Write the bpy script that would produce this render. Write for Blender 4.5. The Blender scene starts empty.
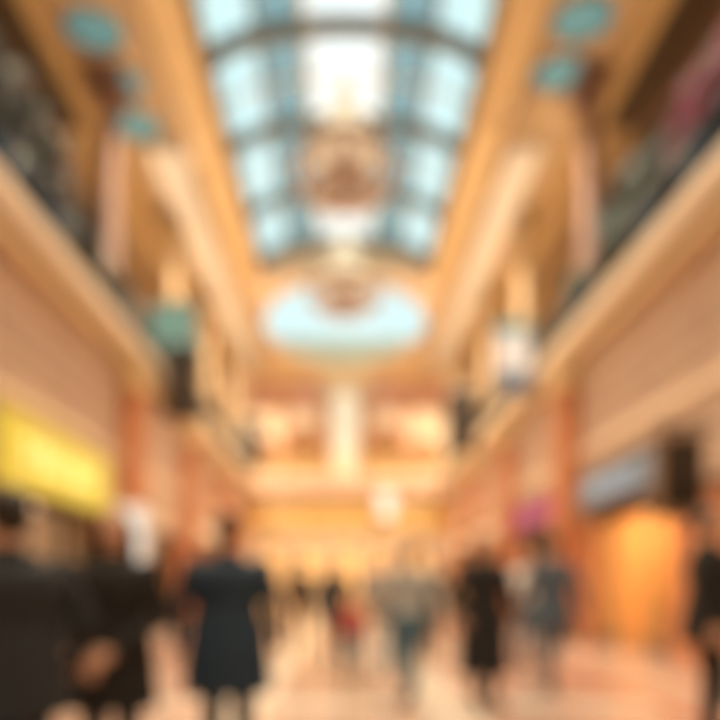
import bpy, bmesh, math, random
from mathutils import Vector, Matrix
from mathutils.bvhtree import BVHTree
random.seed(7)
DOF=True
C=bpy.context.scene.collection
F=500.0; CX=345.0; HY=590.0; CH=1.15
XL=-5.2; XR=5.4; YB=-5.0; YE=27.0; ZF=7.15; ZC=13.15

# ------------------------------------------------------------ materials
MC={}
def mat(name,col,rough=0.6,metal=0.0,emit=0.0,ecol=None,var=0.12,scale=3.0,coat=0.0):
    if name in MC: return MC[name]
    m=bpy.data.materials.new(name); m.use_nodes=True
    nt=m.node_tree; b=nt.nodes['Principled BSDF']
    tc=nt.nodes.new('ShaderNodeTexCoord'); n=nt.nodes.new('ShaderNodeTexNoise')
    n.inputs['Scale'].default_value=scale; n.inputs['Detail'].default_value=4
    r=nt.nodes.new('ShaderNodeMix'); r.data_type='RGBA'
    lo=[max(0,c*(1-var)) for c in col]; hi=[min(1,c*(1+var)) for c in col]
    r.inputs[6].default_value=(*lo,1); r.inputs[7].default_value=(*hi,1)
    nt.links.new(tc.outputs['Object'],n.inputs['Vector'])
    nt.links.new(n.outputs['Fac'],r.inputs[0]); nt.links.new(r.outputs[2],b.inputs['Base Color'])
    b.inputs['Roughness'].default_value=rough; b.inputs['Metallic'].default_value=metal
    b.inputs['Coat Weight'].default_value=coat
    if emit>0:
        b.inputs['Emission Color'].default_value=(*(ecol or col),1)
        b.inputs['Emission Strength'].default_value=emit
    MC[name]=m; return m

def glassmat(name,tint,gloss=0.08):
    m=bpy.data.materials.new(name); m.use_nodes=True
    nt=m.node_tree; nt.nodes.clear()
    o=nt.nodes.new('ShaderNodeOutputMaterial'); t=nt.nodes.new('ShaderNodeBsdfTransparent')
    g=nt.nodes.new('ShaderNodeBsdfGlossy'); g.inputs['Roughness'].default_value=0.08
    mx=nt.nodes.new('ShaderNodeMixShader'); mx.inputs[0].default_value=gloss
    tc=nt.nodes.new('ShaderNodeTexCoord'); n=nt.nodes.new('ShaderNodeTexNoise'); n.inputs['Scale'].default_value=0.5
    r=nt.nodes.new('ShaderNodeMix'); r.data_type='RGBA'
    r.inputs[6].default_value=(*[c*0.9 for c in tint],1); r.inputs[7].default_value=(*[min(1,c*1.08) for c in tint],1)
    nt.links.new(tc.outputs['Object'],n.inputs['Vector']); nt.links.new(n.outputs['Fac'],r.inputs[0])
    nt.links.new(r.outputs[2],t.inputs['Color'])
    nt.links.new(t.outputs[0],mx.inputs[1]); nt.links.new(g.outputs[0],mx.inputs[2]); nt.links.new(mx.outputs[0],o.inputs[0])
    MC[name]=m; return m

def brickmat(name,c1,c2,mortar,bw,bh,ms=0.02,rough=0.5,axes='YZ',offset=0.5):
    m=bpy.data.materials.new(name); m.use_nodes=True; nt=m.node_tree; b=nt.nodes['Principled BSDF']
    tc=nt.nodes.new('ShaderNodeTexCoord'); sp=nt.nodes.new('ShaderNodeSeparateXYZ'); cb=nt.nodes.new('ShaderNodeCombineXYZ')
    nt.links.new(tc.outputs['Object'],sp.inputs[0])
    nt.links.new(sp.outputs[axes[0]],cb.inputs[0]); nt.links.new(sp.outputs[axes[1]],cb.inputs[1])
    br=nt.nodes.new('ShaderNodeTexBrick'); br.inputs['Scale'].default_value=1
    br.inputs['Color1'].default_value=(*c1,1); br.inputs['Color2'].default_value=(*c2,1); br.inputs['Mortar'].default_value=(*mortar,1)
    br.inputs['Brick Width'].default_value=bw; br.inputs['Row Height'].default_value=bh; br.inputs['Mortar Size'].default_value=ms
    br.offset=offset
    nt.links.new(cb.outputs[0],br.inputs['Vector']); nt.links.new(br.outputs['Color'],b.inputs['Base Color'])
    b.inputs['Roughness'].default_value=rough
    MC[name]=m; return m

PINKW=brickmat('pink_panel',(0.64,0.47,0.35),(0.59,0.43,0.32),(0.36,0.23,0.17),3.0,0.42,0.03)
FLOOR=brickmat('marble_floor',(0.42,0.26,0.20),(0.55,0.40,0.33),(0.28,0.17,0.12),0.9,0.9,0.015,0.16,'XY',0.0)
CREAM=mat('cream_plaster',(0.85,0.70,0.52),0.7)
TAN=mat('tan_plaster',(0.56,0.41,0.25),0.7)
GOLD=mat('golden_beam',(0.72,0.52,0.27),0.55)
BROWN=mat('brown_trim',(0.22,0.13,0.08),0.5)
ORMARB=mat('orange_marble',(0.60,0.25,0.12),0.35,scale=6)
DARK=mat('dark_bronze',(0.05,0.042,0.036),0.35,0.6)
WHITEM=mat('white_metal',(0.82,0.80,0.74),0.4)
STEEL=mat('skylight_steel',(0.20,0.24,0.25),0.45)
GCL=glassmat('clear_glass',(0.97,0.98,0.97)); GTL=glassmat('teal_glass',(0.20,0.34,0.37)); GCY=glassmat('cyan_glass',(0.62,0.81,0.83))
GRAIL=glassmat('rail_glass',(0.25,0.30,0.26),0.06)
GSHOP=glassmat('shop_glass',(0.9,0.9,0.88),0.06)

# ------------------------------------------------------------ geometry helpers
class MB:
    def __init__(s,name): s.name=name; s.v=[]; s.f=[]; s.mi=[]; s.mats=[]; s.sm=[]
    def m(s,mt):
        if mt not in s.mats: s.mats.append(mt)
        return s.mats.index(mt)
    def add(s,v,f,mt,smooth=False):
        o=len(s.v); s.v+= [tuple(p) for p in v]; i=s.m(mt)
        for q in f: s.f.append([a+o for a in q]); s.mi.append(i); s.sm.append(smooth)
    def box(s,x0,x1,y0,y1,z0,z1,mt):
        v=[(x0,y0,z0),(x1,y0,z0),(x1,y1,z0),(x0,y1,z0),(x0,y0,z1),(x1,y0,z1),(x1,y1,z1),(x0,y1,z1)]
        s.add(v,[(0,3,2,1),(4,5,6,7),(0,1,5,4),(1,2,6,5),(2,3,7,6),(3,0,4,7)],mt)
    def loft(s,pts,rad,mt,ref=(0,0,1),n=14,smooth=True):
        v,f=loft(pts,rad,ref,n); s.add(v,f,mt,smooth)
    def ell(s,c,r,mt,n=12):
        v,f=ellipsoid(c,r,n); s.add(v,f,mt,True)
    def build(s,parent=None):
        me=bpy.data.meshes.new(s.name); me.from_pydata(s.v,[],s.f)
        for mt in s.mats: me.materials.append(mt)
        me.polygons.foreach_set('material_index',s.mi); me.polygons.foreach_set('use_smooth',s.sm); me.update()
        ob=bpy.data.objects.new(s.name,me); C.objects.link(ob)
        if parent: ob.parent=parent
        return ob
def loft(pts,rad,ref=(0,0,1),n=14):
    pts=[Vector(p) for p in pts]; ref=Vector(ref); V=[];Fc=[]
    ps=None
    for i,p in enumerate(pts):
        t=(pts[min(i+1,len(pts)-1)]-pts[max(i-1,0)]).normalized()
        sd=t.cross(ref)
        if sd.length<1e-3: sd=t.cross(Vector((1,0.3,0)))
        sd.normalize()
        if ps is not None and sd.dot(ps)<0: sd=-sd
        ps=sd
        up=sd.cross(t).normalized()
        a,b=rad[i] if isinstance(rad[i],tuple) else (rad[i],rad[i])
        for k in range(n):
            g=2*math.pi*k/n; V.append(p+sd*a*math.cos(g)+up*b*math.sin(g))
    for i in range(len(pts)-1):
        for k in range(n):
            k2=(k+1)%n; Fc.append((i*n+k,i*n+k2,(i+1)*n+k2,(i+1)*n+k))
    Fc.append(tuple(range(n))[::-1]); Fc.append(tuple((len(pts)-1)*n+k for k in range(n)))
    return V,Fc
def ellipsoid(c,r,n=12):
    V=[];Fc=[]; h=max(4,n//2+1)
    for i in range(1,h):
        th=math.pi*i/h
        for k in range(n):
            g=2*math.pi*k/n; V.append((c[0]+r[0]*math.sin(th)*math.cos(g),c[1]+r[1]*math.sin(th)*math.sin(g),c[2]+r[2]*math.cos(th)))
    V.append((c[0],c[1],c[2]+r[2])); V.append((c[0],c[1],c[2]-r[2])); T=len(V)-2;B=T+1
    for i in range(h-2):
        for k in range(n):
            k2=(k+1)%n; Fc.append((i*n+k,(i+1)*n+k,(i+1)*n+k2,i*n+k2))
    for k in range(n):
        k2=(k+1)%n; Fc.append((T,k,k2)); Fc.append((B,(h-2)*n+k2,(h-2)*n+k))
    return V,Fc

# ------------------------------------------------------------ room shell
b=MB('floor'); b.box(-10,10,YB,YE+.4,-0.2,0,FLOOR); b.build()
INL=mat('cream_marble_inlay',(0.72,0.64,0.56),0.14); INR=mat('rose_marble_inlay',(0.42,0.17,0.12),0.16)
b=MB('floor_inlay')
for sx in (-1,1):
    b.box(sx*3.1-.12,sx*3.1+.12,YB+.05,YE-.05,0,.004,INR)
    b.box(sx*1.0-.25,sx*1.0+.25,YB+.05,YE-.05,0,.004,INL)
for y in range(-3,27,4): b.box(-3.1,3.1,y-.15,y+.15,0.004,.007,INL)
b.build()

bays={-1:[(-4,-.8),(0.4,5.6),(7.3,10.4),(12.8,15.4),(16.7,19.3),(20.6,23.2)],
       1:[(-4,-.8),(1.4,6.6),(8.3,10.9),(12.4,15.3),(16.6,19.5),(20.8,23.6)]}
CEILD=mat('dark_ceiling_panel',(0.10,0.065,0.045),0.6)
for sx,X,nm in ((-1,XL,'wall_left'),(1,XR,'wall_right')):
    b=MB(nm); x0,x1=sorted((X,X+sx*.3)); OH=2.7
    ys=YB
    for (a,c) in bays[sx]:
        b.box(x0,x1,ys,a,0,OH,ORMARB if a>6 else TAN); ys=c
    b.box(x0,x1,ys,YE,0,OH,TAN)
    b.box(x0,x1,YB,YE,OH,6.3,PINKW)
    b.build()
    t=MB('trim_1' if sx<0 else 'trim_2')
    f0,f1=sorted((X-sx*.08,X)); 
    t.box(f0,f1,YB,YE,4.15,4.28,CREAM); t.box(f0,f1,YB,YE,2.68,2.78,BROWN); t.build()
    b=MB('balcony_slab'); s0,s1=sorted((X-sx*.2,X+sx*4.2)); b.box(s0,s1,YB,YE,6.3,ZF-.02,TAN)
    p=X-sx*.2; q0,q1=sorted((p,p-sx*.12)); b.box(q0,q1,YB,YE,6.8,ZF,CREAM); b.box(q0,q1,YB,YE,6.3,6.42,GOLD)
    q0,q1=sorted((p,p-sx*.03)); b.box(q0,q1,YB,YE,6.46,6.62,BROWN); b.build()
    r=MB('balcony_railing'); rx=X-sx*.05
    r.box(rx-.012,rx+.012,YB,YE-.05,ZF+.08,ZF+1.0,GRAIL)
    r.loft([(rx,YB,ZF+1.08),(rx,YE-.05,ZF+1.08)],[.04,.04],DARK,n=10)
    r.loft([(rx,YB,ZF+.06),(rx,YE-.05,ZF+.06)],[.025,.025],DARK,n=8)
    y=YB+.3
    while y<YE: r.loft([(rx,y,ZF-.03),(rx,y,ZF+1.08)],[.025,.025],DARK,n=8); y+=1.4
    r.build()
    wx=X+sx*3.9; b=MB('wall_upper_left' if sx<0 else 'wall_upper_right')
    w0,w1=sorted((wx,wx+sx*.3)); b.box(w0,w1,YB,YE,ZF-.02,ZC,TAN)
    UD=mat('upper_shop_dark',(0.025,0.04,0.038),0.25)
    UW=mat('upper_shop_lit',(0.7,0.5,0.35),0.5,emit=.4,ecol=(1,.68,.42))
    k0,k1=sorted((wx,wx-sx*.05)); k=0; y=-4.
    while y<25:
        hh=5.2 if y<13 else 3.3
        b.box(k0,k1,y,y+2.9,ZF,ZF+hh, UD if y<13 else UW)
        g0,g1=sorted((wx,wx-sx*.12))
        b.box(g0,g1,y-.12,y,ZF,ZF+hh+.1,BROWN); b.box(g0,g1,y+2.9,y+3.02,ZF,ZF+hh+.1,BROWN); b.box(g0,g1,y-.12,y+3.02,ZF+hh,ZF+hh+.5,DARK if y<13 else CREAM)
        y+=3.7; k+=1
    b.build()
b=MB('wall_back'); b.box(-9.6,9.9,YB-.3,YB,-.2,ZC+1.6,TAN); b.build()

# end facade
AMB=mat('amber_window',(0.8,0.5,0.2),0.4,emit=.5,ecol=(1,.60,.25))
PALE=mat('pale_window',(0.8,0.8,0.68),0.4,emit=.3,ecol=(.95,1,.85))
ROSE=mat('rose_frieze',(0.62,0.32,0.22),0.6)
GLD=mat('gold_frieze',(0.80,0.54,0.20),0.4)
b=MB('wall_end'); b.box(-9.6,9.9,YE,YE+.4,-.2,ZC+1.6,CREAM)
def arch(b,xc,w,z0,zs,y,mt,frame):
    n=10; pts=[(xc-w,z0),(xc+w,z0)]+[(xc+w*math.cos(math.pi*k/n),zs+w*math.sin(math.pi*k/n)) for k in range(n+1)]
    v=[(p[0],y,p[1]) for p in pts]; b.add(v,[tuple(range(len(v)))],mt)
    fw=w+.14
    for k in range(n):
        a0=math.pi*k/n;a1=math.pi*(k+1)/n
        c=[(w,a0),(fw,a0),(fw,a1),(w,a1)]
        fr=[(xc+r*math.cos(a),y-.12,zs+r*math.sin(a)) for r,a in c]; bk=[(xc+r*math.cos(a),y+.02,zs+r*math.sin(a)) for r,a in c]
        b.add(fr+bk,[(0,1,2,3),(1,5,6,2),(0,3,7,4)],frame)
    b.box(xc-fw,xc-w,y-.12,y,z0,zs,frame); b.box(xc+w,xc+fw,y-.12,y,z0,zs,frame)
Y=YE-.02
DAMB=mat('dark_amber_window',(0.28,0.12,0.04),0.4,emit=.08,ecol=(1,.5,.18))
for xc in (-2.2,2.2): 
    arch(b,xc,.95,7.6,8.9,Y,DAMB,ORMARB); b.box(xc-1.1,xc+1.1,Y-.25,Y,7.35,7.6,GOLD)
for xc in (-4.3,4.3): arch(b,xc,.55,7.6,8.7,Y,DAMB,ORMARB)
arch(b,0,.6,7.4,11.2,Y,PALE,CREAM)
for x in (-3.3,-1.1,1.1,3.3): 
    b.loft([(x,Y-.15,ZF),(x,Y-.15,ZC-1.6)],[.16,.14],ORMARB,n=12); b.box(x-.22,x+.22,Y-.36,Y,ZC-1.6,ZC-1.35,GLD)
b.box(-5.2,-1.2,Y-.06,Y,11.0,12.4,ROSE); b.box(1.2,5.4,Y-.06,Y,11.0,12.4,ROSE)
b.box(-5.2,5.4,Y-.3,Y,12.75,13.1,GLD)
b.box(-5.2,5.4,Y-.9,Y,ZF-.9,ZF,CREAM); b.box(-5.2,5.4,Y-.95,Y-.9,ZF-.65,ZF-.3,ROSE)
b.box(-5.2,5.4,Y-.2,Y,4.3,5.9,GLD)
b.box(1.75,2.55,Y-1.0,Y-.95,4.9,6.2,mat('white_banner',(.75,.75,.8),.6,emit=.25,ecol=(.9,.93,1)))
for xc in (-3.8,-1.9,0,1.9,3.8): arch(b,xc,.72,0.02,2.9,Y-.02,AMB,BROWN)
b.build()
r=MB('balcony_railing')
r.loft([(-5.1,Y-.8,ZF+1.05),(5.3,Y-.8,ZF+1.05)],[.04,.04],GLD,n=8)
for k in range(53): r.loft([(-5.1+k*.2,Y-.8,ZF-.02),(-5.1+k*.2,Y-.8,ZF+.4),(-5.1+k*.2,Y-.8,ZF+1.05)],[.02,.04,.02],GLD,n=6)
r.build()

# ceilings: gallery ceilings, beams
b=MB('ceiling')
for sx,X in ((-1,XL),(1,XR)):
    a0,a1=sorted((sx*4.1,X+sx*4.2)); b.box(a0,a1,YB,YE,ZC,ZC+.3,TAN)
    a0,a1=sorted((sx*6.5,sx*7.6)); b.box(a0,a1,YB,13,ZC-.04,ZC,CEILD)
    a0,a1=sorted((sx*7.9,sx*9.1)); b.box(a0,a1,YB,13,ZC-.04,ZC,CEILD)
R=3.75; cy=23.0; Y0=19.0; n=64
sq=[];ci=[]
for k in range(n):
    g=2*math.pi*k/n; dx,dy=math.cos(g),math.sin(g)
    hy=(YE-cy) if dy>0 else (cy-Y0); t=min(4.1/abs(dx) if abs(dx)>1e-6 else 1e9, hy/abs(dy) if abs(dy)>1e-6 else 1e9)
    sq.append((dx*t,cy+dy*t,ZC)); ci.append((dx*R,cy+dy*R,ZC))
up=[(p[0],p[1],ZC+.3) for p in ci]
b.add(sq+ci+up,[(k,(k+1)%n,n+(k+1)%n,n+k) for k in range(n)]+[(n+k,n+(k+1)%n,2*n+(k+1)%n,2*n+k) for k in range(n)],CREAM)
b.build()
b=MB('ceiling_beam')
for sx in (-1,1):
    a0,a1=sorted((sx*3.2,sx*4.1)); b.box(a0,a1,YB,19,ZC-.35,ZC+.9,GOLD)
    a0,a1=sorted((sx*3.9,sx*4.1)); b.box(a0,a1,19,YE,ZC-.35,ZC,GOLD)
    a0,a1=sorted((sx*4.1,sx*4.25)); b.box(a0,a1,YB,YE,ZC-.15,ZC,BROWN)
    a0,a1=sorted((sx*3.08,sx*3.2)); b.box(a0,a1,YB,19,ZC-.2,ZC-.05,BROWN)
    a0,a1=sorted((sx*4.45,sx*5.3)); b.box(a0,a1,13.4,YE,ZC-.22,ZC,WHITEM)
    a0,a1=sorted((sx*6.1,sx*6.5)); b.box(a0,a1,YB,YE,ZC-.35,ZC,GOLD)
    a0,a1=sorted((sx*7.6,sx*7.9)); b.box(a0,a1,YB,YE,ZC-.3,ZC,BROWN)
b.build()
TEALL=mat('teal_diffuser',(0.08,0.25,0.30),0.4,emit=.18,ecol=(.30,.75,.88))
for sx,xx,ys in ((-1,-5.38,(7.3,8.4,9.5,10.7,11.8,12.9)),(1,4.98,(7.2,8.3,9.4,10.5,11.6))):
    for y in ys:
        o=MB('oval_ceiling_light'); n=28
        ring=lambda a,c,z:[(xx+a*math.cos(2*math.pi*k/n),y+c*math.sin(2*math.pi*k/n),z) for k in range(n)]
        v=ring(.66,.46,ZC)+ring(.66,.46,ZC-.06)+ring(.63,.43,ZC-.06)+ring(.62,.42,ZC-.02)
        f=[]
        for j in range(3): f+=[(j*n+k,j*n+(k+1)%n,(j+1)*n+(k+1)%n,(j+1)*n+k) for k in range(n)]
        o.add(v,f,BROWN); o.add(ring(.62,.42,ZC-.02),[tuple(range(n))],TEALL); o.build()

# barrel skylight
def crown(x): return ZC+.25+1.05*math.sqrt(max(0,1-(x/3.25)**2))
b=MB('window_1'); xs=[-3.2,-2.65,-2.05,-1.5,-.95,-.45,0,.45,.95,1.5,2.05,2.65,3.2]
for i in range(12):
    a,c=xs[i],xs[i+1]; m_=abs((a+c)/2); gm=GCL if m_<.95 else (GTL if m_<2.05 else GCY)
    b.add([(a,YB,crown(a)),(c,YB,crown(c)),(c,19,crown(c)),(a,19,crown(a))],[(0,1,2,3)],gm)
win1=b.build()
b=MB('skylight_frame')
yy=-2.7; rows=[]
while yy<19.2: rows.append(yy); yy+=2.4
for y in rows:
    pts=[(x,y,crown(x)-.1) for x in [-3.2+6.4*k/24 for k in range(25)]]
    b.loft(pts,[(.18,.20)]*25,STEEL,ref=(0,1,0),n=8,smooth=False)
    y2=y+1.2
    if y2<19:
        pts=[(x,y2,crown(x)-.04) for x in [-3.2+6.4*k/24 for k in range(25)]]
        b.loft(pts,[(.03,.04)]*25,WHITEM,ref=(0,1,0),n=6,smooth=False)
for x in (-2.05,-.95,.95,2.05):
    b.box(x-.07,x+.07,YB,19,crown(x)-.16,crown(x),STEEL if abs(x)>1 else WHITEM)
for y in (19.0,):
    xs2=[-3.2+6.4*k/24 for k in range(25)]
    b.add([(x,y,ZC-.02) for x in xs2]+[(x,y,crown(x)) for x in xs2],[(k,k+1,26+k,25+k) for k in range(24)],CREAM)
b.build(win1)
b=MB('window_2'); m_=6; n=48; V=[];
for i in range(m_+1):
    ph=math.pi/2*i/m_; rr=R*math.cos(ph) if i<m_ else .02; z=ZC+.3+1.3*math.sin(ph)
    V+=[(rr*math.cos(2*math.pi*k/n),cy+rr*math.sin(2*math.pi*k/n),z) for k in range(n)]
b.add(V,[(i*n+k,i*n+(k+1)%n,(i+1)*n+(k+1)%n,(i+1)*n+k) for i in range(m_) for k in range(n)],glassmat('dome_glass',(.66,.86,.90))); win2=b.build()
b=MB('dome_frame')
for k in range(16):
    g=2*math.pi*k/16
    b.loft([(R*math.cos(math.pi/2*i/8)*math.cos(g),cy+R*math.cos(math.pi/2*i/8)*math.sin(g),ZC+.27+1.3*math.sin(math.pi/2*i/8)) for i in range(9)],[.035]*9,WHITEM,n=6)
for rr,z,w in ((R+.06,ZC-.02,.08),(1.6,ZC+1.4,.05)):
    b.loft([(rr*math.cos(2*math.pi*k/48),cy+rr*math.sin(2*math.pi*k/48),z) for k in range(49)],[w]*49,GLD if w>.06 else WHITEM,n=8)
b.build(win2)

# columns
UPC=mat('upper_column_rose',(0.27,0.15,0.115),0.6)
for sx,X in ((-1,XL),(1,XR)):
    for y in (11.75,16.05,20.0,24.4):
        xx=X-sx*.22
        b=MB('column')
        b.box(xx-.28,xx+.28,y-.28,y+.28,0,.35,BROWN); b.box(xx-.22,xx+.22,y-.22,y+.22,.35,5.8,ORMARB); b.box(xx-.3,xx+.3,y-.3,y+.3,5.8,6.3,GOLD)
        xu=X+sx*.35; cm=UPC if y<13 else TAN
        b.box(xu-.28,xu+.28,y-.28,y+.28,ZF-.03,ZF+.4,BROWN)
        b.loft([(xu,y,ZF+.4),(xu,y,ZF+.5),(xu,y,ZF+3),(xu,y,ZC-1.0),(xu,y,ZC-.9),(xu,y,ZC-.6),(xu,y,ZC-.3)],[.27,.22,.22,.19,.25,.22,.36],cm,n=20)
        b.box(xu-.4,xu+.4,y-.4,y+.4,ZC-.3,ZC,cm); b.build()

# ------------------------------------------------------------ shops
def shop(sx,X,y0,y1,wc,em,signm,signz,letters,goods):
    st=MB('storefront'); xo=X+sx*.3; xb=X+sx*3.6
    a,c=sorted((xo,xb)); OH=2.7; MU=DARK if em is not EO else GOLD
    k0,k1=sorted((xb,xb+sx*.1)); st.box(k0,k1,y0-.1,y1+.1,0,OH+.2,wc)
    st.box(a,c,y0-.1,y0,0,OH+.2,wc); st.box(a,c,y1,y1+.1,0,OH+.2,wc)
    st.box(a,c,y0,y1,OH+.1,OH+.2,CREAM)
    for k in range(2):
        yc=y0+(y1-y0)*(k+.5)/2; st.box(min(a,c)+.6,max(a,c)-.6,yc-.3,yc+.3,OH+.06,OH+.1,em)
    g0,g1=sorted((X+sx*.12,X+sx*.17)); w=(y1-y0)
    for (u,v) in ((0,.3),(.7,1)):
        st.box(g0,g1,y0+u*w+.03,y0+v*w-.03,.25,OH-.1,GSHOP)
    for u in (0,.3,.7,1):
        yc=min(max(y0+u*w,y0+.04),y1-.04); h0,h1=sorted((X+sx*.09,X+sx*.2)); st.box(h0,h1,yc-.04,yc+.04,0,OH,MU)
    h0,h1=sorted((X+sx*.09,X+sx*.2)); st.box(h0,h1,y0,y0+.3*w,0,.25,BROWN); st.box(h0,h1,y0+.7*w,y1,0,.25,BROWN); st.box(h0,h1,y0,y1,OH-.1,OH,DARK)
    s0,s1=sorted((xb,xb-sx*.4))
    for z in (.5,1.0,1.5,2.0):
        st.box(s0,s1,y0+.2,y1-.2,z,z+.04,BROWN); y=y0+.3
        while y<y1-.5:
            ww=random.uniform(.12,.3); hh=random.uniform(.15,.4); st.box(s0+.06,s1-.06,y,y+ww,z+.04,z+.04+hh,random.choice(goods)); y+=ww+.08
    tx=(a+c)/2+(-sx*.6); ty=(y0+y1)/2
    st.box(tx-.35,tx+.35,ty-.6,ty+.6,.78,.84,BROWN)
    for ax in (-.3,.3):
        for ay in (-.52,.52): st.box(tx+ax-.03,tx+ax+.03,ty+ay-.03,ty+ay+.03,0,.78,BROWN)
    for k in range(5): st.ell((tx+random.uniform(-.2,.2),ty-.45+k*.22,.84+.12),(.09,.09,.12),random.choice(goods),10)
    st.build()
    if signm:
        sg=MB('shop_sign'); z0,z1=signz; h0,h1=sorted((X-sx*.1,X-sx*.28)); sg.box(h0,h1,y0-.05,y1+.05,z0,z1,signm)
        q0,q1=sorted((X,X-sx*.1)); sg.box(q0,q1,y0+.4,y0+.6,z0+.1,z1-.1,DARK); sg.box(q0,q1,y1-.6,y1-.4,z0+.1,z1-.1,DARK)
        fm=signm if letters is YL else DARK
        sg.box(min(h0,h1)-.01,max(h0,h1)+.01,y0-.09,y1+.09,z0-.04,z0,fm); sg.box(min(h0,h1)-.01,max(h0,h1)+.01,y0-.09,y1+.09,z1,z1+.04,fm)
        l0,l1=sorted((X-sx*.28,X-sx*.32)); nL=7; L=(y1-y0-.8)/nL; zz=(z0+z1)/2; hh=(z1-z0)*.28
        def lb(ya,yb,za,zb):
            if sx>0: ya,yb=y0+y1-yb,y0+y1-ya
            sg.box(l0,l1,ya,yb,za,zb,letters)
        for k in range(nL):
            ya=y0+.4+k*L
            lb(ya,ya+.07,zz-hh,zz+hh)
            if k%2==0: lb(ya,ya+L*.6,zz+hh-.07,zz+hh); lb(ya,ya+L*.6,zz-.03,zz+.04)
            if k%3!=0: lb(ya,ya+L*.6,zz-hh,zz-hh+.07)
            if k%3==1: lb(ya+L*.6-.07,ya+L*.6,zz-hh,zz+hh)
        sg.build()
OW=mat('orange_shop_wall',(0.82,0.50,0.20),0.6); TW=mat('tan_shop_wall',(0.6,0.42,0.28),0.6); PW=mat('pale_shop_wall',(0.6,0.48,0.36),0.6)
EO=mat('orange_light_panel',(1,.7,.4),.5,emit=12,ecol=(1,.66,.32)); EW=mat('warm_light_panel',(1,.85,.7),.5,emit=3.0,ecol=(1,.74,.48))
YS=mat('yellow_sign_box',(0.60,0.50,0.08),.5,emit=.26,ecol=(1,.86,.10)); YL=mat('sign_letters_pale',(.9,.85,.4),.5,emit=.35,ecol=(1,.95,.4))
BS=mat('grey_blue_sign_box',(0.16,0.22,0.28),.5,emit=.06,ecol=(.5,.6,.75)); BL=mat('sign_letters_blue',(.4,.5,.6),.5,emit=.2,ecol=(.7,.8,.9))
TS=mat('tan_sign_box',(0.6,0.35,0.15),.5,emit=.08,ecol=(1,.55,.2)); WL=mat('sign_letters_white',(.8,.75,.6),.5,emit=.25,ecol=(1,.95,.85))
MS=mat('magenta_sign_box',(0.36,0.05,0.18),.5,emit=.1,ecol=(.9,.15,.5)); ML=mat('sign_letters_pink',(.5,.2,.34),.5,emit=.1,ecol=(.9,.4,.6))
G=[mat('goods_red',(.6,.1,.05)),mat('goods_cream',(.8,.7,.5)),mat('goods_orange',(.85,.4,.08)),mat('goods_brown',(.25,.12,.06)),mat('goods_teal',(.15,.35,.35))]
for i,(a,c) in enumerate(bays[-1]):
    shop(-1,XL,a,c,[TW,TW,PW,TW,OW,TW][i],EW,[TS,TS,YS,None,TS,TS][i],(2.78,3.78) if i==2 else (2.85,3.5),YL if i==2 else WL,G)
for i,(a,c) in enumerate(bays[1]):
    shop(1,XR,a,c,[TW,TW,OW,TW,TW,OW][i],EO if i==2 else EW,[TS,None,BS,MS,TS,TS][i],(2.9,3.55),BL if i==2 else (ML if i==3 else WL),G)

# lightbox totem by left pillar
LB=mat('poster_lightbox',(.7,.75,.8),.4,emit=.45,ecol=(.85,.93,1)); 
b=MB('advertising_lightbox'); x=-4.32; y=10.1
b.box(x-.3,x+.3,y-.2,y+.2,0,.08,DARK); b.box(x-.06,x+.06,y-.05,y+.05,.08,1.5,DARK); b.box(x-.36,x+.36,y-.08,y+.08,1.5,2.85,WHITEM); b.box(x-.31,x+.31,y-.1,y-.08,1.56,2.79,LB)
b.box(x-.15,x+.15,y-.11,y-.1,1.9,2.4,mat('poster_print',(.45,.55,.65))); b.build()

def lantern(x,y,z0,z1,w,ztop,tm):
    b=MB('hanging_lantern'); zb=z0; h=z1-z0
    b.loft([(x,y,zb-.15),(x,y,zb),(x,y,zb+.05)],[.03,w*.6,w],DARK,n=6,smooth=False)
    b.loft([(x,y,zb+.05),(x,y,z1-.35)],[w*.82,w*.82],mat('smoked_lantern_glass',(.05,.04,.032),.3),n=6,smooth=False)
    for k in range(6):
        g=2*math.pi*k/6; b.loft([(x+w*math.cos(g)*.9,y+w*math.sin(g)*.9,zb+.05),(x+w*math.cos(g)*.9,y+w*math.sin(g)*.9,z1-.3)],[.03,.03],DARK,n=6)
    b.loft([(x,y,z1-.35),(x,y,z1-.25),(x,y,z1)],[w*1.1,w*1.0,.06],tm,n=6,smooth=False)
    b.loft([(x,y,z1),(x,y,ztop)],[.015,.015],DARK,n=6); b.build()
TR=mat('verdigris_roof',(.14,.34,.37),.5,emit=.06,ecol=(.4,.8,.8))
lantern(-4.25,13.0,5.65,7.7,.55,ZC-.05,TR)
lantern(3.85,16.6,5.8,7.9,.5,ZC-.35,DARK)
lantern(-3.65,19.5,6.0,7.9,.42,ZC-.35,DARK)
b=MB('hanging_banner'); b.box(-4.75,-3.65,12.3,12.35,7.35,8.2,mat('teal_banner',(.13,.30,.33),.7)); b.loft([(-4.8,12.32,8.22),(-3.6,12.32,8.22)],[.03,.03],DARK,n=8)
for x in (-4.6,-3.8): b.loft([(x,12.32,8.22),(x,12.32,ZC-.0 if x<-4.1 else ZC-.34)],[.012,.012],DARK,n=6)
b.build()
SB=mat('pale_sign_panel',(.62,.62,.66),.5,emit=.15,ecol=(.85,.93,1))
b=MB('blade_sign'); b.box(4.15,5.05,13.6,13.75,ZF-.1,ZF+1.0,SB); b.box(4.15,5.05,13.58,13.77,ZF-.6,ZF-.1,mat('blue_sign_trim',(.06,.12,.24))); b.box(5.05,5.12,13.64,13.7,ZF-.3,ZF-.2,DARK); b.box(4.1,5.05,13.58,13.77,ZF+1.0,ZF+1.3,mat('teal_sign_top',(.12,.3,.34))); b.build()
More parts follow.
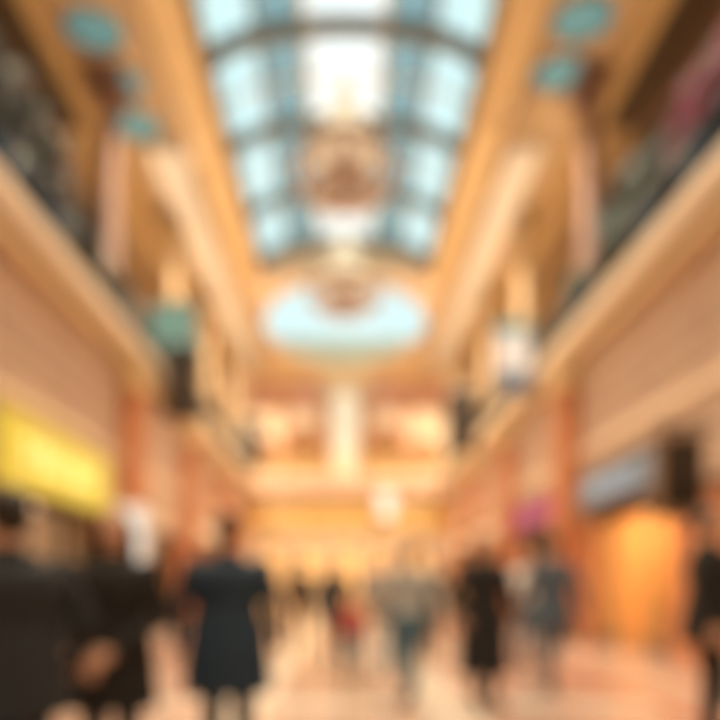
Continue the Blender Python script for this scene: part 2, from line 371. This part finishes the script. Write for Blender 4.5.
b=MB('hanging_shop_sign'); b.box(4.5,5.15,7.15,7.3,2.2,3.4,BROWN); b.box(4.55,5.1,7.13,7.15,2.3,3.3,DARK); b.box(4.5,5.4,7.2,7.25,3.47,3.53,DARK)
for x in (4.7,4.95): b.box(x-.01,x+.01,7.21,7.24,3.4,3.48,DARK)
b.build()

# chandeliers
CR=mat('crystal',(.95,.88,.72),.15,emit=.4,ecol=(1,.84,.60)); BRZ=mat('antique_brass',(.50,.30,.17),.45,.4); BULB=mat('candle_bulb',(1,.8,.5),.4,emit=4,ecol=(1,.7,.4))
def chandelier(y,zb,ztop):
    b=MB('chandelier'); z=zb
    b.loft([(0,y,z),(0,y,z+.08),(0,y,z+.2),(0,y,z+.35),(0,y,z+.9),(0,y,z+1.4),(0,y,ztop)],[.04,.14,.08,.2,.06,.09,.03],BRZ,n=16)
    for (rr,zz,nb,tr) in ((1.22,z+.6,20,.10),(.85,z+1.0,14,.06),(.5,z+1.4,8,.05),(.7,z+.3,10,.06)):
        b.loft([(rr*math.cos(2*math.pi*k/40),y+rr*math.sin(2*math.pi*k/40),zz) for k in range(41)],[(tr,tr*1.6)]*41,BRZ,n=8)
        for k in range(nb):
            g=2*math.pi*k/nb; cx,sy=math.cos(g),math.sin(g)
            b.loft([(0.05*cx,y+.05*sy,zz-.25),(rr*.5*cx,y+rr*.5*sy,zz-.33),(rr*cx,y+rr*sy,zz)],[.025,.02,.02],BRZ,n=6)
            b.loft([(rr*cx,y+rr*sy,zz),(rr*cx,y+rr*sy,zz+.12)],[.05,.03],CREAM,n=8)
            b.ell((rr*cx,y+rr*sy,zz+.17),(.028,.028,.06),BULB,8)
            b.ell((rr*cx,y+rr*sy,zz-.2),(.035,.035,.08),CR,6)
            g2=g+math.pi/nb; b.ell((rr*math.cos(g2),y+rr*math.sin(g2),zz-.16),(.03,.03,.07),CR,6)
    for k in range(36):
        g=2*math.pi*k/36
        for i in range(18):
            t=i/17; rr=.14+.75*(1-t)**1.3; b.ell((rr*math.cos(g),y+rr*math.sin(g),z+.95+t*(ztop-z-1.05)),(.05,.05,.075),CR,6)
    b.build()
chandelier(12.9,11.3,crown(0)-.1); chandelier(18.3,11.3,crown(0)-.1)

# planters with foliage
LG=[mat('leaf_dark',(.010,.022,.015),.6),mat('leaf_mid',(.02,.04,.03),.6),mat('leaf_teal',(.05,.12,.12),.6),mat('leaf_brown',(.05,.025,.02),.6)]
FLW=mat('magenta_flower',(.22,.02,.08),.5)
def planter(x,y0,y1,z,h,leafm,flower=None,nm='planter_box',nleaf=900):
    b=MB(nm); b.box(x-.2,x+.2,y0,y1,z,z+.4,BROWN); b.box(x-.23,x+.23,y0-.03,y1+.03,z+.36,z+.44,DARK)
    for k in range(nleaf):
        p=Vector((x+max(-.27,min(.4,random.gauss(0,.16))),random.uniform(y0+.05,y1-.05),z+.42+random.random()**1.15*h))
        d=Vector((random.gauss(0,.5),random.gauss(0,1),random.gauss(.6,.7))).normalized(); s=d.cross(Vector((1.0,.4,.2))).normalized()
        L=random.uniform(.16,.32); w=L*.36
        mt=flower if (flower and random.random()<.7) else random.choice(leafm)
        b.add([p-d*L*.5,p+s*w,p+d*L*.5,p-s*w],[(0,1,2,3)],mt)
        if k%18==0: b.loft([(x,p.y,z+.4),tuple(p)],[.012,.006],BROWN,n=5)
    b.build()
planter(XL-.52,7.4,10.0,ZF-.02,2.4,LG[:2]+[LG[3]],nleaf=3200); planter(XL-.52,10.2,11.35,ZF-.02,1.8,LG[:2]+[LG[3]],nleaf=1400); planter(XL-.52,12.15,12.8,ZF-.02,1.3,[LG[2]],nleaf=600)
planter(XR+.52,9.1,11.3,ZF-.02,2.1,[LG[0],LG[1],LG[2]],nleaf=3000); planter(XR+.52,7.3,8.95,ZF-.02,2.1,[LG[0],LG[3]],FLW,nleaf=2000); planter(XR+.52,12.15,12.9,ZF-.02,1.5,[LG[2]],nleaf=900)

# ------------------------------------------------------------ people
SKIN=[mat('skin_light',(.62,.36,.25),.55,var=.05),mat('skin_tan',(.46,.26,.16),.55,var=.05)]
LIP=mat('lips',(.5,.15,.13),.5); EYEW=mat('eye_white',(.85,.83,.8),.3); IRIS=mat('iris',(.05,.03,.02),.3)
def pmat(n,c,r=.8): return mat('cloth_'+n,c,r,scale=20)
BLK=pmat('black',(.007,.007,.008)); CHAR=pmat('charcoal',(.009,.012,.018)); NAVY=pmat('navy',(.008,.028,.058)); JEAN=pmat('denim',(.06,.14,.21)); GREY=pmat('light_grey',(.36,.38,.38))
SLATE=pmat('slate',(.07,.10,.14)); RED=pmat('red',(.4,.06,.06)); WHT=pmat('white',(.75,.75,.75)); BEI=pmat('beige',(.5,.35,.22)); SHOE=pmat('shoe',(.02,.015,.012),.4)
HB=mat('hair_black',(.010,.007,.006),.5,scale=30); HBr=mat('hair_brown',(.08,.035,.02),.5,scale=30); HG=mat('hair_blonde',(.30,.17,.08),.5,scale=30); HT=mat('hair_auburn',(.16,.08,.045),.5,scale=30)

def person(px,d,H,face,top,bot,hair,skin=0,coat=None,coatlen=.75,skirt=None,longhair=False,pose='stand',wide=1.0,z0=0,X=None,vox=.012,turn=0,bag=None):
    skin=SKIN[skin]; parts=[]
    def L(pts,rad,mt,ref=(0,0,1),n=14): v,f=loft(pts,rad,ref,n); parts.append((v,f,mt))
    def E(c,r,mt,n=14): v,f=ellipsoid(c,r,n); parts.append((v,f,mt))
    W=wide; upper=coat or top; th=1.12 if coat else 1.0
    tz=[(.84,.12,.09,0),(.90,.165,.112,-.01),(.97,.17,.115,-.01),(1.06,.15,.102,0),(1.14,.145,.1,.005),(1.25,.165,.112,.008),(1.34,.18,.115,.004),(1.41,.175,.095,0),(1.45,.12,.075,-.004),(1.475,.075,.062,-.006)]
    L([(0,c,z) for z,a,b_,c in tz if z<=1.06],[(a*W,b_*W) for z,a,b_,c in tz if z<=1.06],bot,ref=(0,1,0),n=24)
    L([(0,c,z) for z,a,b_,c in tz if z>=.97],[(a*W*1.03*th,b_*W*1.03*th) if z<1.44 else (a*W,b_) for z,a,b_,c in tz if z>=.97],upper,ref=(0,1,0),n=24)
    L([(0,-.008,1.44),(0,-.004,1.5),(0,.002,1.56)],[.058,.053,.055],skin,ref=(0,1,0))
    if coat:
        L([(0,0,1.12),(0,0,1.0),(0,-.005,.9),(0,-.005,coatlen)],[(.165*W,.12*W),(.19*W,.135*W),(.205*W,.145*W),(.225*W,.165*W)],coat,ref=(0,1,0),n=24)
        L([(0,-.02,1.43),(0,-.012,1.5)],[(.09,.085),(.072,.07)],coat,ref=(0,1,0))
        L([(0,.105*W,1.36),(0,.118*W,1.2),(0,.13*W,1.05)],[(.03,.02),(.02,.012),(.006,.01)],top,ref=(0,1,0))
    if skirt:
        L([(0,0,1.08),(0,0,.95),(0,0,.75),(0,0,.48)],[(.155,.11),(.185,.13),(.2,.16),(.22,.19)],skirt,ref=(0,1,0),n=24)
    Rh=Matrix.Rotation(turn,3,'Z')
    def HL(pts,rad,mt,n=18):
        v,f=loft(pts,rad,(0,1,0),n); parts.append(([Rh@Vector(q) for q in v],f,mt))
    def HE(c,r,mt,n=14):
        v,f=ellipsoid(c,r,n); parts.append(([Rh@Vector(q) for q in v],f,mt))
    hd=[(1.522,.045,.028,.028),(1.535,.04,.046,.05),(1.56,.022,.058,.074),(1.60,.008,.068,.088),(1.64,0,.075,.095),(1.68,-.005,.077,.098),(1.72,-.01,.07,.087),(1.745,-.012,.05,.062),(1.757,-.012,.02,.025)]
    HL([(0,c,z) for z,c,a,b_ in hd],[(a,b_) for z,c,a,b_ in hd],skin)
    HL([(0,.088,1.662),(0,.1,1.63),(0,.108,1.612),(0,.092,1.6)],[(.008,.008),(.011,.012),(.017,.014),(.012,.01)],skin,8)
    for s in (-1,1): HE((s*.079,-.002,1.632),(.012,.02,.032),skin,10); HE((s*.033,.083,1.672),(.024,.012,.008),skin,8)
    HE((0,-.02,1.687),(.083,.102,.087),hair,18); HE((0,-.042,1.64),(.078,.072,.09),hair,16)
    if longhair:
        HL([(0,-.05,1.70),(0,-.06,1.6),(0,-.075,1.5),(0,-.085,1.4),(0,-.09,1.3)],[(.088,.07),(.1,.065),(.11,.06),(.11,.05),(.07,.03)],hair)
        for s in (-1,1): HL([(s*.07,.01,1.70),(s*.085,.01,1.6),(s*.095,.02,1.48),(s*.1,.04,1.36)],[(.025,.05),(.026,.045),(.03,.035),(.015,.02)],hair,10)
    pz={'stand':[((.235,-.02,1.14),(.25,.06,.88)),((.235,-.02,1.14),(.25,.06,.88))],
        'clasp':[((.255,0,1.12),(.07,.22,.95)),((.255,0,1.12),(.07,.23,.91))],
        'walk':[((.24,.07,1.15),(.24,.24,.97)),((.24,-.12,1.16),(.25,-.16,.9))],
        'pocket':[((.27,-.05,1.14),(.24,.07,.92)),((.27,-.05,1.14),(.24,.07,.92))],
        'lean':[((.26,.05,1.2),(.2,.3,1.1)),((.26,.05,1.2),(.2,.3,1.1))],
        'phone':[((.23,-.0,1.14),(.25,.05,.88)),((.22,.02,1.13),(.12,.24,1.22))]}[pose]
    ct=1.12 if coat else 1.0; hands=[]
    for s,(e,w) in zip((-1,1),pz):
        sh=Vector((s*.175*W,0,1.40)); e=Vector((s*e[0]*W,e[1],e[2])); w=Vector((s*w[0]*W,w[1],w[2]))
        mid=(sh+e)/2; m2=e.lerp(w,.4)
        L([sh,mid,e],[.06*ct,.052*ct,.044*ct],upper); L([e-(e-sh)*.03,m2,w],[.045*ct,.042*ct,.031*ct],upper)
        E(sh,(.064*ct,.062*ct,.06*ct),upper); E(e,(.045*ct,)*3,upper)
        L([w-(w-e)*.08,w+(w-e).normalized()*.03],[.026,.026],skin)
        hands.append((s,w,(w-e).normalized()))
    st=.0 if pose not in('walk',) else .2
    for s in (-1,1):
        o=s*st; hp=Vector((s*.09,0,.9)); kn=Vector((s*.095,o*.55+.03,.5)); an=Vector((s*.1,o-.0,.085+(0.04 if o<0 else 0)))
        legm=bot if not skirt else skin
        L([hp,hp.lerp(kn,.4),kn],[(.088*W),(.078*W),.058*W],bot if not skirt else skirt); L([kn,kn.lerp(an,.3),kn.lerp(an,.7),an],[.058*W,.057*W,.046*W,.046],legm)
        E(kn,(.058*W,.058*W,.06),legm)
        zt=an.z-.085
        L([(an.x,o-.07,zt+.045),(an.x,o-.05,zt+.05),(an.x+s*.004,o+.03,zt+.045),(an.x+s*.01,o+.12,zt*.5+.034),(an.x+s*.01,o+.18,zt*.2+.028),(an.x+s*.01,o+.205,zt*.2+.024)],[(.02,.03),(.036,.045),(.042,.044),(.046,.033),(.036,.026),(.015,.015)],SHOE)
        L([(an.x,o-.02,zt+.04),(an.x,o-.01,zt+.11)],[.042,.044],SHOE)
    V=[];Fc=[];lab=[];mats=[]
    for v,f,m in parts:
        o=len(V); V+=[Vector(p) for p in v]; Fc+=[[a+o for a in q] for q in f]
        if m not in mats: mats.append(m)
        lab+=[mats.index(m)]*len(f)
    me=bpy.data.meshes.new('tmp'); me.from_pydata(V,[],Fc); me.update()
    bm=bmesh.new(); bm.from_mesh(me); bmesh.ops.recalc_face_normals(bm,faces=bm.faces); bm.to_mesh(me); bm.free()
    ob=bpy.data.objects.new('tmp',me); C.objects.link(ob)
    md=ob.modifiers.new('r','REMESH'); md.mode='VOXEL'; md.voxel_size=vox
    ms=ob.modifiers.new('s','SMOOTH'); ms.factor=.5; ms.iterations=3
    dg=bpy.context.evaluated_depsgraph_get(); dg.update(); em=bpy.data.meshes.new_from_object(ob.evaluated_get(dg))
    tree=BVHTree.FromPolygons(V,Fc)
    b=MB('person'); vs=[v.co.copy() for v in em.vertices]
    for m in mats: b.m(m)
    b.v=[tuple(v) for v in vs]
    for p in em.polygons:
        loc,nn,idx,dd=tree.find_nearest(p.center); b.f.append(list(p.vertices)); b.mi.append(lab[idx] if idx is not None else 0); b.sm.append(True)
    bpy.data.objects.remove(ob); bpy.data.meshes.remove(em)
    def DE(c,r,mt,n=8):
        v,f=ellipsoid(c,r,n); b.add([Rh@Vector(q) for q in v],f,mt,True)
    for s in (-1,1):
        DE((s*.032,.086,1.652),(.014,.009,.008),EYEW); DE((s*.032,.0935,1.652),(.006,.004,.006),IRIS)
    DE((0,.0925,1.575),(.024,.008,.006),LIP); DE((0,.0925,1.567),(.02,.008,.006),LIP)
    for s,w,d_ in hands:
        side=Vector((0,1,0)) if abs(d_.z)>.6 else Vector((-s*.3,0,1)); side=(side-d_*side.dot(d_)).normalized()
        nrm=d_.cross(side).normalized()
        if nrm.x*s>0: nrm=-nrm
        b.loft([w+d_*.0,w+d_*.03,w+d_*.07,w+d_*.1],[(.022,.018),(.034,.016),(.04,.015),(.038,.012)],skin,ref=nrm,n=12)
        for k,(off,ln) in enumerate(((.029,.07),(.01,.08),(-.01,.075),(-.028,.058))):
            p0=w+d_*.092+side*off; p1=p0+(d_*.9+nrm*.25)*ln*.42; p2=p1+(d_*.7+nrm*.6)*ln*.34; p3=p2+(d_*.4+nrm*.8)*ln*.28
            b.loft([p0,p1,p2,p3],[.0095,.009,.008,.006],skin,ref=tuple(side),n=8)
        t0=w+d_*.03+side*.028; t1=t0+(d_*.5+side*.7)*.035; t2=t1+(d_*.85+side*.2+nrm*.2)*.03; t3=t2+(d_*.9+nrm*.3)*.022
        b.loft([t0,t1,t2,t3],[.013,.011,.010,.007],skin,ref=tuple(nrm),n=8)
    if bag is not None:
        s,w,d_=hands[0]; c=w+Vector((0,.03,-.1)); 
        b.box(c.x-.06,c.x+.06,c.y-.16,c.y+.16,c.z-.55,c.z-.2,bag)
        for q in (-.05,.05): b.loft([(c.x+q,c.y-.08,c.z-.2),(c.x+q*.5,c.y-.05,c.z-.02),(c.x,c.y,c.z+.0),(c.x+q*.5,c.y+.05,c.z-.02),(c.x+q,c.y+.08,c.z-.2)],[.006]*5,bag,n=6)
    o=b.build(); sc=H/1.76
    x=(px-CX)/F*d if X is None else X
    o.location=(x,d,z0+.009 if z0==0 else z0); o.scale=(sc,sc,sc); o.rotation_euler=(0,0,face)
    return o
PI=math.pi
person(8,1.95,1.53,-2.3+PI,WHT,CHAR,HB,coat=CHAR,pose='pocket',wide=1.22,vox=.009)
person(114,2.6,1.56,PI+.05,BLK,BLK,HB,coat=BLK,coatlen=.6,longhair=True,pose='clasp',vox=.009,turn=.3,wide=1.12)
person(228,2.95,1.60,.15,WHT,CHAR,HT,skin=1,coat=NAVY,coatlen=.60,pose='stand',wide=1.28,vox=.009,turn=.5)
person(335,7.2,1.62,PI,BLK,CHAR,HB,pose='walk',wide=1.1)
person(352,6.0,1.12,PI-.2,RED,JEAN,HBr,pose='stand',wide=1.1)
person(410,5.0,1.62,.2,GREY,JEAN,HG,pose='walk',vox=.01,bag=WHT,wide=1.15)
person(385,7.0,1.66,PI,GREY,SLATE,HBr,pose='phone',wide=1.1)
person(484,5.0,1.70,PI+.2,BLK,BLK,HBr,coat=BLK,coatlen=.32,longhair=True,pose='pocket',vox=.01,wide=1.25)
person(552,5.6,1.74,.1,SLATE,SLATE,HB,pose='walk',coat=SLATE,wide=1.12)
person(524,7.6,1.74,PI,WHT,JEAN,HBr,pose='phone',wide=1.1)
person(710,3.8,1.76,PI+.8,WHT,BLK,HB,coat=BLK,pose='stand',wide=1.2,bag=WHT)
person(300,8.5,1.70,0,BLK,CHAR,HBr,pose='walk')
person(272,11,1.66,PI,BEI,BLK,HG,longhair=True,pose='stand')
person(432,8.0,1.68,0,CHAR,CHAR,HB,pose='walk')
person(372,11.5,1.70,PI,NAVY,BEI,HBr,pose='walk')
person(455,12.5,1.70,0,BEI,BLK,HB,pose='stand')
person(325,14,1.70,PI,WHT,JEAN,HB,pose='walk')

# ------------------------------------------------------------ lights
def light(kind,loc,e,col,rot=(0,0,0),**k):
    l=bpy.data.lights.new('lamp_'+kind.lower(),kind); l.energy=e; l.color=col
    for a,v in k.items(): setattr(l,a,v)
    o=bpy.data.objects.new('lamp_'+kind.lower(),l); o.location=loc; o.rotation_euler=rot; C.objects.link(o); return o
WARM=(1,.81,.56)
fx=MB('added_fill_downlights')  # unseen warm spots added to light the hall, dressed with these fixture rings
for sx in (-1,1):
    for y in (-3,0,3,6,9,12,15,18,21,24):
        light('SPOT',(sx*3.99,y,ZC-.42),900 if y<12 else 1750,WARM,spot_size=2.2,spot_blend=.8,shadow_soft_size=0)
        fx.loft([(sx*3.99,y,ZC-.36),(sx*3.99,y,ZC-.40)],[.09,.08],WHITEM,n=16)
fx.build()
ul=MB('added_fill_uplights')  # unseen point lamps added to brighten ceilings and columns, each given a made-up cup
for sx,X in ((-1,XL),(1,XR)):
    for y in (-2,2,6,10,14,18,22):
        xx=X-sx*.26
        light('POINT',(xx,y,ZF+.14),70 if y<12 else 250,WARM,shadow_soft_size=0)
        ul.loft([(xx,y,ZF-.0),(xx,y,ZF+.08)],[.05,.07],DARK,n=10)
ul.build()
light('POINT',(0,12.9,12.3),80,WARM,shadow_soft_size=0); light('POINT',(0,18.3,12.3),220,WARM,shadow_soft_size=0)

# world sky
w=bpy.data.worlds.new('sky'); bpy.context.scene.world=w; w.use_nodes=True
nt=w.node_tree; bg=nt.nodes['Background']; tc=nt.nodes.new('ShaderNodeTexCoord'); n=nt.nodes.new('ShaderNodeTexNoise'); n.inputs['Scale'].default_value=3
r=nt.nodes.new('ShaderNodeMix'); r.data_type='RGBA'; r.inputs[6].default_value=(.80,.95,.97,1); r.inputs[7].default_value=(.98,1,.97,1)
nt.links.new(tc.outputs['Generated'],n.inputs['Vector']); nt.links.new(n.outputs['Fac'],r.inputs[0]); nt.links.new(r.outputs[2],bg.inputs['Color']); bg.inputs['Strength'].default_value=1.35

# camera
cd=bpy.data.cameras.new('camera'); co=bpy.data.objects.new('camera',cd); C.objects.link(co)
co.location=(0,0,CH); co.rotation_euler=(math.pi/2,0,0); cd.sensor_width=36; cd.lens=36*F/720
cd.shift_x=(360-CX)/720; cd.shift_y=(HY-360)/720; cd.clip_start=.05
if DOF:
    cd.dof.use_dof=True; cd.dof.focus_distance=.25; cd.dof.aperture_fstop=cd.lens/1000/(.0165)
bpy.context.scene.camera=co
try: bpy.context.scene.view_settings.view_transform='Standard'
except Exception as e: print(e)
